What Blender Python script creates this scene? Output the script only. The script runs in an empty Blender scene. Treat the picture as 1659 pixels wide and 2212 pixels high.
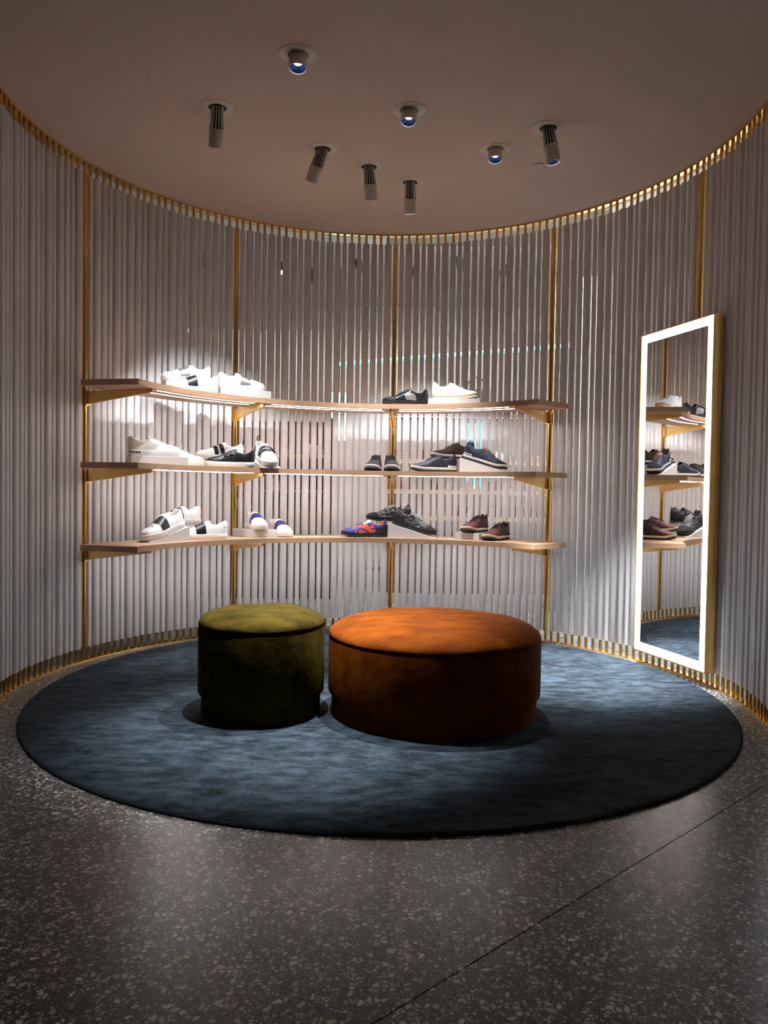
import bpy, math, random
from mathutils import Matrix, Vector
random.seed(7)
D = bpy.data
COL = bpy.context.scene.collection
SC = bpy.context.scene
PI = math.pi
R_ = math.radians

# ------------------------------------------------------------------ camera, world, exposure
cam_d = D.cameras.new('camera')
cam = D.objects.new('camera', cam_d)
COL.objects.link(cam)
cam_d.sensor_fit = 'HORIZONTAL'
cam_d.sensor_width = 36.0
cam_d.lens = 1679.7 / 1659.0 * 36.0
cam_d.clip_start = 0.05
cam.matrix_world = (Matrix.Translation((0.025, -3.661, 0.97)) @
                    Matrix.Rotation(PI / 2 - 0.029605, 4, 'X') @ Matrix.Rotation(0.015534, 4, 'Z'))
SC.camera = cam

world = D.worlds.new('world')
SC.world = world
world.use_nodes = True
world.node_tree.nodes['Background'].inputs[0].default_value = (0.6, 0.55, 0.5, 1)
world.node_tree.nodes['Background'].inputs[1].default_value = 0.02

vs = SC.view_settings
vs.view_transform = 'Standard'
vs.look = 'None'
vs.gamma = 1.0
vs.use_curve_mapping = False
vs.exposure = 0.5

SPOT_W = 145.0          # ceiling spotlights
LED_E = 42.0            # strips under the shelves
MIRROR_E = 1.4         # lit border of the mirror
FILL_E = 80.0          # added fill panels, kept out of sight, over the shop behind the screen

# ------------------------------------------------------------------ dimensions
A0, DA = R_(2.581), R_(36.49)
RW = 1.712             # radius of the tube screen
HC = 2.705             # ceiling height


def pol(r, a, z=0.0):
    return Vector((r * math.sin(a), r * math.cos(a), z))


# ------------------------------------------------------------------ materials
def newmat(name):
    m = D.materials.new(name)
    m.use_nodes = True
    nt = m.node_tree
    return m, nt, nt.nodes['Principled BSDF']


def node(nt, kind, **kw):
    n = nt.nodes.new(kind)
    for k, v in kw.items():
        setattr(n, k, v)
    return n


def coords(nt, scale=(1, 1, 1), world_space=False, rotz=0.0):
    if world_space:
        src = node(nt, 'ShaderNodeNewGeometry').outputs['Position']
    else:
        src = node(nt, 'ShaderNodeTexCoord').outputs['Object']
    mp = node(nt, 'ShaderNodeMapping')
    mp.inputs['Scale'].default_value = scale
    mp.inputs['Rotation'].default_value = (0, 0, rotz)
    nt.links.new(src, mp.inputs['Vector'])
    return mp.outputs['Vector']


def noise(nt, vec, scale, detail=3.0, rough=0.55):
    n = node(nt, 'ShaderNodeTexNoise')
    n.inputs['Scale'].default_value = scale
    n.inputs['Detail'].default_value = detail
    n.inputs['Roughness'].default_value = rough
    nt.links.new(vec, n.inputs['Vector'])
    return n.outputs['Fac']


def ramp(nt, fac, stops, interp='LINEAR'):
    r = node(nt, 'ShaderNodeValToRGB')
    r.color_ramp.interpolation = interp
    e = r.color_ramp.elements
    while len(e) < len(stops):
        e.new(0.5)
    for i, (p, c) in enumerate(stops):
        e[i].position = p
        e[i].color = (c[0], c[1], c[2], 1)
    nt.links.new(fac, r.inputs['Fac'])
    return r.outputs['Color']


def bump(nt, b, height, strength=0.3, dist=0.01):
    n = node(nt, 'ShaderNodeBump')
    n.inputs['Strength'].default_value = strength
    n.inputs['Distance'].default_value = dist
    nt.links.new(height, n.inputs['Height'])
    nt.links.new(n.outputs['Normal'], b.inputs['Normal'])


def mixc(nt, fac, a, b):
    n = node(nt, 'ShaderNodeMix', data_type='RGBA')
    nt.links.new(fac, n.inputs[0])
    for sock, v in ((n.inputs[6], a), (n.inputs[7], b)):
        if isinstance(v, tuple):
            sock.default_value = (v[0], v[1], v[2], 1)
        else:
            nt.links.new(v, sock)
    return n.outputs[2]


def math_n(nt, op, a, b=None):
    n = node(nt, 'ShaderNodeMath', operation=op)
    for i, v in enumerate((a, b)):
        if v is None:
            continue
        if isinstance(v, (int, float)):
            n.inputs[i].default_value = v
        else:
            nt.links.new(v, n.inputs[i])
    return n.outputs[0]


def plain(name, col, rough=0.5, metal=0.0, var=0.08, scale=30.0, sheen=0.0, coat=0.0, bmp=0.0):
    m, nt, b = newmat(name)
    v = coords(nt)
    f = noise(nt, v, scale)
    lo = tuple(c * (1 - var) for c in col)
    hi = tuple(min(1, c * (1 + var)) for c in col)
    nt.links.new(ramp(nt, f, [(0.3, lo), (0.7, hi)]), b.inputs['Base Color'])
    b.inputs['Roughness'].default_value = rough
    b.inputs['Metallic'].default_value = metal
    b.inputs['Sheen Weight'].default_value = sheen
    b.inputs['Coat Weight'].default_value = coat
    if bmp:
        bump(nt, b, f, bmp, 0.003)
    return m


def emit(name, col, strength):
    m, nt, b = newmat(name)
    b.inputs['Base Color'].default_value = (0.8, 0.8, 0.8, 1)
    b.inputs['Emission Color'].default_value = (*col, 1)
    b.inputs['Emission Strength'].default_value = strength
    b.inputs['Roughness'].default_value = 0.4
    return m


def mat_terrazzo():
    m, nt, b = newmat('terrazzo')
    v = coords(nt, (1, 1, 1), True)
    wob = node(nt, 'ShaderNodeTexNoise')
    wob.inputs['Scale'].default_value = 40
    wob.inputs['Detail'].default_value = 2
    nt.links.new(v, wob.inputs['Vector'])
    vm = node(nt, 'ShaderNodeVectorMath', operation='MULTIPLY_ADD')
    vm.inputs[1].default_value = (0.006, 0.006, 0)
    nt.links.new(wob.outputs['Color'], vm.inputs[0])
    nt.links.new(v, vm.inputs[2])
    v2 = vm.outputs[0]
    col = ramp(nt, noise(nt, v, 260, 2), [(0.35, (0.042, 0.038, 0.036)), (0.7, (0.082, 0.075, 0.071))])
    for scale, edge, keep, lo, hi in ((210, 0.17, 0.70, (0.20, 0.19, 0.175), (0.48, 0.46, 0.43)),
                                      (112, 0.19, 0.74, (0.26, 0.245, 0.225), (0.80, 0.77, 0.72)),
                                      (64, 0.19, 0.74, (0.30, 0.285, 0.265), (0.85, 0.82, 0.77))):
        f1 = node(nt, 'ShaderNodeTexVoronoi', feature='F1')
        de = node(nt, 'ShaderNodeTexVoronoi', feature='DISTANCE_TO_EDGE')
        for n in (f1, de):
            n.voronoi_dimensions = '2D'
            n.inputs['Scale'].default_value = scale
            nt.links.new(v2, n.inputs['Vector'])
        sep = node(nt, 'ShaderNodeSeparateColor')
        nt.links.new(f1.outputs['Color'], sep.inputs[0])
        inside = math_n(nt, 'GREATER_THAN', de.outputs['Distance'], edge)
        pick = math_n(nt, 'GREATER_THAN', sep.outputs[0], keep)
        chip = ramp(nt, sep.outputs[1], [(0.0, lo), (1.0, hi)])
        col = mixc(nt, math_n(nt, 'MULTIPLY', inside, pick), col, chip)
    nt.links.new(col, b.inputs['Base Color'])
    b.inputs['Roughness'].default_value = 0.3
    b.inputs['Specular IOR Level'].default_value = 0.4
    return m


def mat_rug():
    m, nt, b = newmat('rug_pile')
    v = coords(nt, (1.0, 2.0, 1.0), True)
    big = noise(nt, v, 2.6, 3, 0.5)
    mid = noise(nt, v, 11.0, 8, 0.64)
    fine = noise(nt, coords(nt, (1.0, 3.0, 1), True), 90, 4, 0.75)
    h = math_n(nt, 'ADD', math_n(nt, 'MULTIPLY', big, 0.20), math_n(nt, 'ADD', math_n(nt, 'MULTIPLY', mid, 0.48), math_n(nt, 'MULTIPLY', fine, 0.32)))
    c = ramp(nt, h, [(0.40, (0.003, 0.005, 0.007)), (0.47, (0.016, 0.024, 0.031)), (0.58, (0.050, 0.070, 0.088))])
    fl = noise(nt, coords(nt, (1.0, 2.4, 1.0), True), 13, 6, 0.7)
    c = mixc(nt, math_n(nt, 'MULTIPLY', ramp(nt, fl, [(0.58, (0, 0, 0)), (0.66, (1, 1, 1))]), 0.7), c, (0.006, 0.010, 0.016))
    nt.links.new(c, b.inputs['Base Color'])
    b.inputs['Roughness'].default_value = 0.95
    b.inputs['Sheen Weight'].default_value = 0.12
    b.inputs['Sheen Roughness'].default_value = 0.4
    b.inputs['Sheen Tint'].default_value = (0.6, 0.75, 1.0, 1)
    b.inputs['Specular IOR Level'].default_value = 0.1
    bump(nt, b, math_n(nt, 'ADD', fine, mid), 0.7, 0.010)
    return m


def mat_velvet(name, dark, light, sheen):
    m, nt, b = newmat(name)
    v = coords(nt, (1.0, 2.2, 1.0))
    f = noise(nt, v, 7.0, 5, 0.6)
    nt.links.new(ramp(nt, f, [(0.36, dark), (0.66, light)]), b.inputs['Base Color'])
    b.inputs['Roughness'].default_value = 0.85
    b.inputs['Sheen Weight'].default_value = 0.0
    b.inputs['Sheen Roughness'].default_value = 0.3
    b.inputs['Sheen Tint'].default_value = (*sheen, 1)
    b.inputs['Specular IOR Level'].default_value = 0.05
    bump(nt, b, f, 0.25, 0.02)
    return m


def mat_wood(name, dark, light):
    m, nt, b = newmat(name)
    v = coords(nt, (3.0, 3.0, 30.0))
    f = noise(nt, v, 3.0, 5, 0.6)
    nt.links.new(ramp(nt, f, [(0.3, dark), (0.7, light)]), b.inputs['Base Color'])
    b.inputs['Roughness'].default_value = 0.45
    bump(nt, b, f, 0.08, 0.002)
    return m


def mat_camo(name, cols, scale=9.0):
    m, nt, b = newmat(name)
    v = coords(nt, (1.0, 1.6, 1.4))
    f = noise(nt, v, scale * 2.2, 1.5, 0.5)
    n = len(cols)
    stops = [(0.0 if i == 0 else 0.36 + 0.26 * (i - 1) / max(1, n - 2), c) for i, c in enumerate(cols)]
    nt.links.new(ramp(nt, f, stops, 'CONSTANT'), b.inputs['Base Color'])
    b.inputs['Roughness'].default_value = 0.6
    return m


M = {}
M['terrazzo'] = mat_terrazzo()
M['joint'] = plain('joint_filler', (0.02, 0.018, 0.016), 0.8)
M['rug'] = mat_rug()
M['rug_edge'] = plain('rug_binding', (0.008, 0.012, 0.018), 0.95, var=0.3, scale=80)
M['olive'] = mat_velvet('olive_velvet', (0.023, 0.0155, 0.0012), (0.058, 0.0395, 0.0035), (0.62, 0.50, 0.10))
M['orange'] = mat_velvet('orange_velvet', (0.095, 0.019, 0.0006), (0.175, 0.041, 0.0012), (1.0, 0.33, 0.03))
M['tube'] = plain('white_lacquer', (0.82, 0.795, 0.79), 0.45, var=0.015, scale=6)
M['brass'] = plain('polished_brass', (0.86, 0.54, 0.17), 0.22, 1.0, var=0.06, scale=8)
M['brass_satin'] = plain('satin_brass', (0.86, 0.56, 0.20), 0.32, 1.0, var=0.06, scale=12)
M['ceiling'] = plain('ceiling_paint', (0.66, 0.54, 0.455), 0.9, var=0.02, scale=4)
M['oak'] = mat_wood('oak', (0.42, 0.24, 0.13), (0.56, 0.35, 0.21))
M['oak_dark'] = mat_wood('brown_wood', (0.08, 0.034, 0.017), (0.14, 0.066, 0.036))
M['lamp'] = plain('lamp_enamel', (0.74, 0.69, 0.60), 0.5, var=0.02)
M['lamp_dark'] = plain('lamp_recess', (0.01, 0.01, 0.01), 0.7)
M['reflector'] = plain('blue_reflector', (0.10, 0.16, 0.42), 0.15, 0.9, var=0.05)
M['block'] = plain('grey_block', (0.52, 0.50, 0.49), 0.5, var=0.02)
M['mirror'] = plain('mirror_silver', (0.90, 0.91, 0.92), 0.0, 1.0, var=0.0)
M['grey_wall'] = plain('shop_wall_paint', (0.50, 0.48, 0.47), 0.8, var=0.03)
M['white_wall'] = plain('white_wall_paint', (0.80, 0.79, 0.79), 0.7, var=0.02)
M['front_wall'] = plain('dark_wall_paint', (0.20, 0.17, 0.15), 0.8, var=0.04)
M['black'] = plain('black_lacquer', (0.012, 0.012, 0.014), 0.4, var=0.2)
M['led'] = emit('led_strip', (1.0, 0.945, 0.945), LED_E)
M['mirror_led'] = emit('mirror_light', (1.0, 0.95, 0.89), MIRROR_E)
M['fill_led'] = emit('fill_glow', (0.95, 0.97, 1.0), FILL_E)
M['fill_led_soft'] = emit('fill_glow_soft', (0.95, 0.97, 1.0), FILL_E * 0.1)
M['lens'] = emit('lamp_lens', (0.85, 0.92, 1.0), 14.0)
M['shop_strip'] = emit('shop_strip', (1.0, 0.95, 0.92), 1.5)
M['cyan'] = emit('cyan_light', (0.02, 0.60, 0.80), 2.6)


# ------------------------------------------------------------------ geometry helpers
class MB:
    def __init__(self):
        self.v, self.f = [], []

    def add(self, vs, fs, mat=None):
        o = len(self.v)
        self.v += [tuple((mat @ Vector(p)) if mat else p) for p in vs]
        self.f += [tuple(i + o for i in f) for f in fs]
        return self

    def box(self, x0, x1, y0, y1, z0, z1, mat=None):
        vs = [(x, y, z) for z in (z0, z1) for y in (y0, y1) for x in (x0, x1)]
        fs = [(0, 2, 3, 1), (4, 5, 7, 6), (0, 1, 5, 4), (2, 6, 7, 3), (0, 4, 6, 2), (1, 3, 7, 5)]
        return self.add(vs, fs, mat)

    def lathe(self, prof, n=32, mat=None, a0=0.0, a1=2 * PI):
        """prof: list of (r, z); r == 0 ends close the shape"""
        full = abs(a1 - a0 - 2 * PI) < 1e-6
        m = n if full else n + 1
        vs, fs = [], []
        rows = []
        for r, z in prof:
            if r < 1e-9:
                rows.append([len(vs)])
                vs.append((0, 0, z))
            else:
                rows.append(list(range(len(vs), len(vs) + m)))
                vs += [(r * math.cos(a0 + (a1 - a0) * i / n), r * math.sin(a0 + (a1 - a0) * i / n), z) for i in range(m)]
        for a, b in zip(rows, rows[1:]):
            for i in range(n):
                j = (i + 1) % m
                if len(a) == 1 and len(b) == 1:
                    continue
                if len(a) == 1:
                    fs.append((a[0], b[j], b[i]))
                elif len(b) == 1:
                    fs.append((a[i], a[j], b[0]))
                else:
                    fs.append((a[i], a[j], b[j], b[i]))
        return self.add(vs, fs, mat)

    def cyl(self, r, z0, z1, n=16, mat=None):
        return self.lathe([(0, z0), (r, z0), (r, z1), (0, z1)], n, mat)

    def prism(self, pts, z0, z1, mat=None):
        n = len(pts)
        vs = [(x, y, z0) for x, y in pts] + [(x, y, z1) for x, y in pts]
        fs = [tuple(reversed(range(n))), tuple(range(n, 2 * n))]
        fs += [(i, (i + 1) % n, n + (i + 1) % n, n + i) for i in range(n)]
        return self.add(vs, fs, mat)

    def arc(self, r0, r1, a0, a1, z0, z1, n):
        """curved bar, angles measured from +Y towards +X"""
        vs, fs = [], []
        for i in range(n + 1):
            a = a0 + (a1 - a0) * i / n
            for r, z in ((r0, z0), (r1, z0), (r1, z1), (r0, z1)):
                vs.append(tuple(pol(r, a, z)))
        for i in range(n):
            for k in range(4):
                a, b = 4 * i + k, 4 * i + (k + 1) % 4
                fs.append((a, b, b + 4, a + 4))
        fs += [(3, 2, 1, 0), tuple(4 * n + k for k in range(4))]
        return self.add(vs, fs)

    def tube(self, pts, r, n=6):
        pts = [Vector(p) for p in pts]
        vs, fs = [], []
        for i, p in enumerate(pts):
            t = (pts[min(i + 1, len(pts) - 1)] - pts[max(i - 1, 0)]).normalized()
            u = t.orthogonal().normalized() if i == 0 else (u - t * u.dot(t)).normalized()
            w = t.cross(u)
            vs += [tuple(p + r * (math.cos(2 * PI * k / n) * u + math.sin(2 * PI * k / n) * w)) for k in range(n)]
        for i in range(len(pts) - 1):
            for k in range(n):
                fs.append((i * n + k, i * n + (k + 1) % n, (i + 1) * n + (k + 1) % n, (i + 1) * n + k))
        fs += [tuple(reversed(range(n))), tuple((len(pts) - 1) * n + k for k in range(n))]
        return self.add(vs, fs)

    def mesh(self, name, mat, angle=40):
        me = D.meshes.new(name)
        me.from_pydata(self.v, [], self.f)
        me.validate()
        me.materials.append(mat)
        if angle:
            me.polygons.foreach_set('use_smooth', [True] * len(me.polygons))
            me.set_sharp_from_angle(angle=R_(angle))
        me.update()
        return me

    def build(self, name, mat, parent=None, angle=40):
        return link(name, self.mesh(name, mat, angle), parent)


def link(name, me, parent=None, loc=None, rot=None):
    o = D.objects.new(name, me)
    COL.objects.link(o)
    if parent:
        o.parent = parent
    if loc is not None:
        o.location = loc
    if rot is not None:
        o.rotation_euler = rot
    return o


def tag(o, label, cat, group=None):
    o['label'] = label
    o['category'] = cat
    if group:
        o['group'] = group
    return o


def thing(name, label, cat, loc=(0, 0, 0), rot=(0, 0, 0), group=None):
    return tag(link(name, None, None, loc, rot), label, cat, group)


def struct(o, label):
    o['kind'] = 'structure'
    o['label'] = label
    return o


# ------------------------------------------------------------------ floor
fl = struct(MB().box(-6.5, 6.5, -6.5, 7.5, -0.12, -0.012).build('floor', M['joint'], angle=0),
            'polished dark terrazzo floor with pale stone chips')
TH = R_(42.6)
dv, nv = Vector((math.cos(TH), math.sin(TH))), Vector((-math.sin(TH), math.cos(TH)))
SW, SL = 1.229, 3.69
slab = MB().box(0.0015, SL - 0.0015, 0.0015, SW - 0.0015, -0.012, 0.0).mesh('floor_slab', M['terrazzo'], 0)
for k in range(-7, 9):
    n0 = -1.69 + k * SW
    off = 0.005 + (0.0 if k % 2 == 0 else SL / 2)
    for j in range(-4, 4):
        t0 = off + j * SL
        c = dv * (t0 + SL / 2) + nv * (n0 + SW / 2)
        if not (-5.2 < c.x < 5.2 and -5.2 < c.y < 6.4):
            continue
        p = dv * t0 + nv * n0
        link('floor_slab', slab, fl, (p.x, p.y, 0), (0, 0, TH))

# ------------------------------------------------------------------ ceilings and shop walls
pts = [tuple(pol(1.78, R_(-108) + R_(221) * i / 72)[:2]) for i in range(73)]
pts = [(-6.4, -0.55)] + pts + [(6.4, -0.66), (6.4, -6.4), (-6.4, -6.4)]
struct(MB().prism(pts[::-1], HC, HC + 0.08).build('ceiling', M['ceiling'], angle=0),
       'warm taupe painted ceiling over the round alcove')
struct(MB().box(-6.5, 6.5, -0.9, 7.5, 3.2, 3.3).build('ceiling_outer', M['white_wall'], angle=0),
       'higher white ceiling of the shop beyond the screen')
struct(MB().box(-6.5, 6.5, 7.0, 7.1, 0, 3.2).build('wall_far', M['grey_wall'], angle=0), 'grey shop wall far behind the screen')
struct(MB().box(-6.5, -6.4, -6.5, 7.0, 0, 3.2).build('wall_far_left', M['grey_wall'], angle=0), 'grey shop side wall')
struct(MB().box(6.4, 6.5, -6.5, 7.0, 0, 3.2).build('wall_far_right', M['grey_wall'], angle=0), 'grey shop side wall')
struct(MB().box(-6.4, 6.4, -6.5, -6.4, 0, 3.2).build('wall_front', M['front_wall'], angle=0), 'dark wall behind the viewer')

# ------------------------------------------------------------------ curved tube screen
PAT = 'SWMSWSWMSWMSWMSWSWMSW'
RAD = {'S': 0.0155, 'M': 0.0203, 'W': 0.0243}
RP = 0.017
Z0, Z1 = 0.076, 2.640


def flat_tube(r, n=28):
    """slightly flattened tube, broad side towards the room"""
    vs, fs = [], []
    for z, k in ((Z0, 0.93), (Z0 + 0.0015, 1.0), (Z1 - 0.0015, 1.0), (Z1, 0.93)):
        for i in range(n):
            c, q = math.cos(2 * PI * i / n), math.sin(2 * PI * i / n)
            vs.append((k * r * math.copysign(abs(c) ** 0.68, c), k * r * 0.76 * math.copysign(abs(q) ** 0.68, q), z))
    for j in range(3):
        for i in range(n):
            fs.append((j * n + i, j * n + (i + 1) % n, (j + 1) * n + (i + 1) % n, (j + 1) * n + i))
    fs += [tuple(reversed(range(n))), tuple(3 * n + i for i in range(n))]
    return MB().add(vs, fs)


tube_me = {k: flat_tube(r).mesh('tube', M['tube'], 50) for k, r in RAD.items()}
pin_me = MB().cyl(0.0095, 0.007, Z0 + 0.01, 10).cyl(0.0095, Z1 - 0.01, HC - 0.009, 10).mesh('pin', M['brass'], 50)
post_me = MB().lathe([(0, Z0), (RP, Z0), (RP, Z1), (0, Z1)], 24).mesh('post', M['brass'], 50)


def wall(name, label, i0, i1, posts):
    w = struct(link(name, None), label)
    for i in range(i0, i1):
        seq = [RP] + [RAD[c] for c in PAT] + [RP]
        tot = sum(a + b for a, b in zip(seq, seq[1:]))
        gap = (RW * DA - tot) / (len(seq) - 1)
        s = 0.0
        for k, ch in enumerate(PAT):
            s += seq[k] + seq[k + 1] + gap
            a = A0 + i * DA + s / RW
            p = pol(RW, a)
            t = link('tube', tube_me[ch], w, p, (0, 0, -a))
            link('pin', pin_me, t)
    for i in posts:
        a = A0 + i * DA
        t = link('post', post_me, w, pol(RW, a), (0, 0, -a))
        link('pin', pin_me, t)
    aa, bb = A0 + i0 * DA, A0 + i1 * DA
    n = 20 * (i1 - i0)
    MB().arc(RW - 0.017, RW + 0.017, aa, bb, 0.0, 0.008, n).build('bottom_rail', M['brass'], w, 30)
    MB().arc(RW - 0.017, RW + 0.017, aa, bb, HC - 0.010, HC, n).build('top_rail', M['brass'], w, 30)
    return w


wall('wall_left', 'left end of the curved screen of white vertical tubes', -3, -2, [-3])
wall('wall_back', 'curved screen of white vertical tubes with brass posts behind the shelves', -2, 1, [-2, -1, 0, 1])
wall('wall_right', 'right side of the curved white tube screen behind the mirror', 1, 3, [2, 3])

# ------------------------------------------------------------------ rug and stools
rug = thing('round_rug', 'large round dark blue rug under the two velvet stools', 'rug', (0.022, 0.059, 0.0))
RR = 1.585
prof = [(0, 0.014)] + [(RR * k / 40, 0.014) for k in range(1, 40)] + [(RR - 0.012, 0.0138), (RR - 0.006, 0.0125)]
MB().lathe(prof[::-1], 160).build('pile', M['rug'], rug)
MB().lathe([(RR - 0.03, 0.0), (RR, 0.0), (RR + 0.002, 0.006), (RR - 0.002, 0.011), (RR - 0.008, 0.0128), (RR - 0.014, 0.0128)], 160).build('edge_binding', M['rug_edge'], rug)


def stool(name, label, x, y, rb, rp, zs, zt, mat, seed):
    rnd = random.Random(seed)
    s = thing(name, label, 'ottoman', (x, y, 0.0145))
    MB().lathe([(0, 0), (rp - 0.004, 0), (rp, 0.004), (rp, 0.095), (0, 0.095)], 72).build('plinth', mat, s)
    body = [(0, 0.078), (rb - 0.020, 0.078), (rb - 0.008, 0.083), (rb - 0.001, 0.093), (rb, 0.105), (rb, zs - 0.010), (rb - 0.002, zs - 0.004), (rb - 0.008, zs), (0, zs)]
    MB().lathe(body, 96).build('body', mat, s)
    # seat cushion: domed, slightly uneven
    n, rows = 96, []
    h = zt - zs
    ph = [rnd.uniform(0, 6.28) for _ in range(6)]
    vs, fs = [], []
    prof = [(rb - 0.012, zs - 0.002), (rb - 0.004, zs)]
    for k in range(0, 17):
        t = PI / 2 * k / 17
        prof.append((rb * math.cos(t) ** 0.62, zs + 0.003 + (h - 0.003) * math.sin(t) ** 0.95))
    for j, (r, z) in enumerate(prof):
        for i in range(n):
            a = 2 * PI * i / n
            wv = 0.0018 * (math.sin(3 * a + ph[0] + j * 0.3) + math.sin(7 * a + ph[1] - j * 0.5) * 0.6 + math.sin(13 * a + ph[2] + j) * 0.35)
            k = 0.5 if j < 3 else 1.0
            vs.append((r * math.cos(a) * (1 + wv * 0.6), r * math.sin(a) * (1 + wv * 0.6), z + wv * k))
    top = len(vs)
    vs.append((0, 0, zt))
    for j in range(len(prof) - 1):
        for i in range(n):
            fs.append((j * n + i, j * n + (i + 1) % n, (j + 1) * n + (i + 1) % n, (j + 1) * n + i))
    for i in range(n):
        fs.append(((len(prof) - 1) * n + i, (len(prof) - 1) * n + (i + 1) % n, top))
    MB().add(vs, fs).build('seat_cushion', mat, s, 70)
    sp = [((rb - 0.0035) * math.cos(2 * PI * i / 96), (rb - 0.0035) * math.sin(2 * PI * i / 96), zs + 0.0005) for i in range(97)]
    MB().tube(sp, 0.0018, 6).build('piping', mat, s)
    return s


stool('round_stool', 'small round olive green velvet stool', -0.489, -0.351, 0.2665, 0.2515, 0.374, 0.443, M['olive'], 3)
stool('round_stool', 'wide round orange velvet stool', 0.252, -0.295, 0.4575, 0.442, 0.328, 0.410, M['orange'], 5)

# ------------------------------------------------------------------ shelves
SH = [('top', 1.504), ('middle', 1.084), ('bottom', 0.660)]
RI, RO, TS = 1.24, 1.56, 0.030
ANG = [R_(-78.4), A0 - DA, A0, R_(46.7)]
for nm, z in SH:
    s = thing('curved_shelf', {'top': 'uppermost curved oak shelf with brass brackets', 'middle': 'middle curved oak shelf with brass brackets between two others',
                               'bottom': 'lowest curved oak shelf with brass brackets'}[nm], 'shelf', (0, 0, z - TS), group=None)
    for k in range(3):
        a, b = ANG[k] + (0.0006 if k else 0), ANG[k + 1] - (0.0006 if k < 2 else 0)
        bd = MB().arc(RI, RO, a, b, 0.0, TS, 28).build('board', M['oak'], s, 30)
        p0, p1 = A0 + (k - 2) * DA, A0 + (k - 1) * DA
        for r, da in ((1.285, 0.045), (1.385, 0.035)):
            st = MB().arc(r - 0.0045, r + 0.0045, p0 + da, p1 - da, -0.0006, 0.001, 24).build('light_strip', M['led'], bd, 30)
            st['label'] = 'glowing white light strip under the shelf'
    for i in range(-2, 2):
        a = A0 + i * DA
        mt = Matrix.Rotation(-a, 4, 'Z')
        # bracket profile in (radial, z) as a vertical plate
        pr = [(RW - 0.014, 0.0), (1.268, 0.0), (1.268, -0.016), (RW - 0.014, -0.072)]
        vs = [(-0.006, y, zz) for y, zz in pr] + [(0.006, y, zz) for y, zz in pr]
        fs = [(0, 1, 2, 3), (7, 6, 5, 4)] + [(k, k + 4, (k + 1) % 4 + 4, (k + 1) % 4) for k in range(4)]
        br = MB().add(vs, fs, mt).box(-0.016, 0.016, RW - 0.03, RW - 0.019, -0.074, 0.004, mt).build('bracket', M['brass_satin'], s, 30)
        MB().lathe([(RP, -0.078), (RP + 0.006, -0.078), (RP + 0.006, -0.004), (RP, -0.004)], 20, Matrix.Translation(pol(RW, a))).build('collar', M['brass'], br)

# ------------------------------------------------------------------ mirror
BL, BR = Vector((1.458, 0.748, 0)), Vector((1.624, 0.160, 0))
MW, MH, MT = (BR - BL).length, 1.775, 0.052
ax = (BR - BL).normalized()
mrot = math.atan2(ax.y, ax.x)
mir = thing('wall_mirror', 'tall brass framed mirror with glowing white border against the tube screen', 'mirror', (BL.x, BL.y, 0.08), (0, 0, mrot))
# local: x along the width, -y... face looks to local -y; thickness to +y
fw = 0.006
fr = MB()
fr.box(0, fw, 0, MT, 0, MH).box(MW - fw, MW, 0, MT, 0, MH).box(fw, MW - fw, 0, MT, 0, fw).box(fw, MW - fw, 0, MT, MH - fw, MH)
fr.box(fw, MW - fw, MT - 0.006, MT, fw, MH - fw)
fr.build('frame', M['brass_satin'], mir, 0)
bw = 0.045
lb = MB()
lb.box(fw, fw + bw, 0.004, 0.016, fw, MH - fw).box(MW - fw - bw, MW - fw, 0.004, 0.016, fw, MH - fw)
lb.box(fw + bw, MW - fw - bw, 0.004, 0.016, fw, fw + bw).box(fw + bw, MW - fw - bw, 0.004, 0.016, MH - fw - bw, MH - fw)
o = lb.build('light_border', M['mirror_led'], mir, 0)
o['label'] = 'glowing white light border'
MB().box(fw + bw, MW - fw - bw, 0.006, 0.018, fw + bw, MH - fw - bw).build('mirror_glass', M['mirror'], mir, 0)
for z in (0.35, 1.45):
    for x in (0.1, MW - 0.16):
        MB().box(x, x + 0.06, MT, MT + 0.03, z, z + 0.04).build('wall_mount', M['brass_satin'], mir, 0)


# ------------------------------------------------------------------ ceiling spotlights
def aim(d):
    return Vector(d).normalized().to_track_quat('-Z', 'Y').to_matrix().to_4x4()


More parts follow.
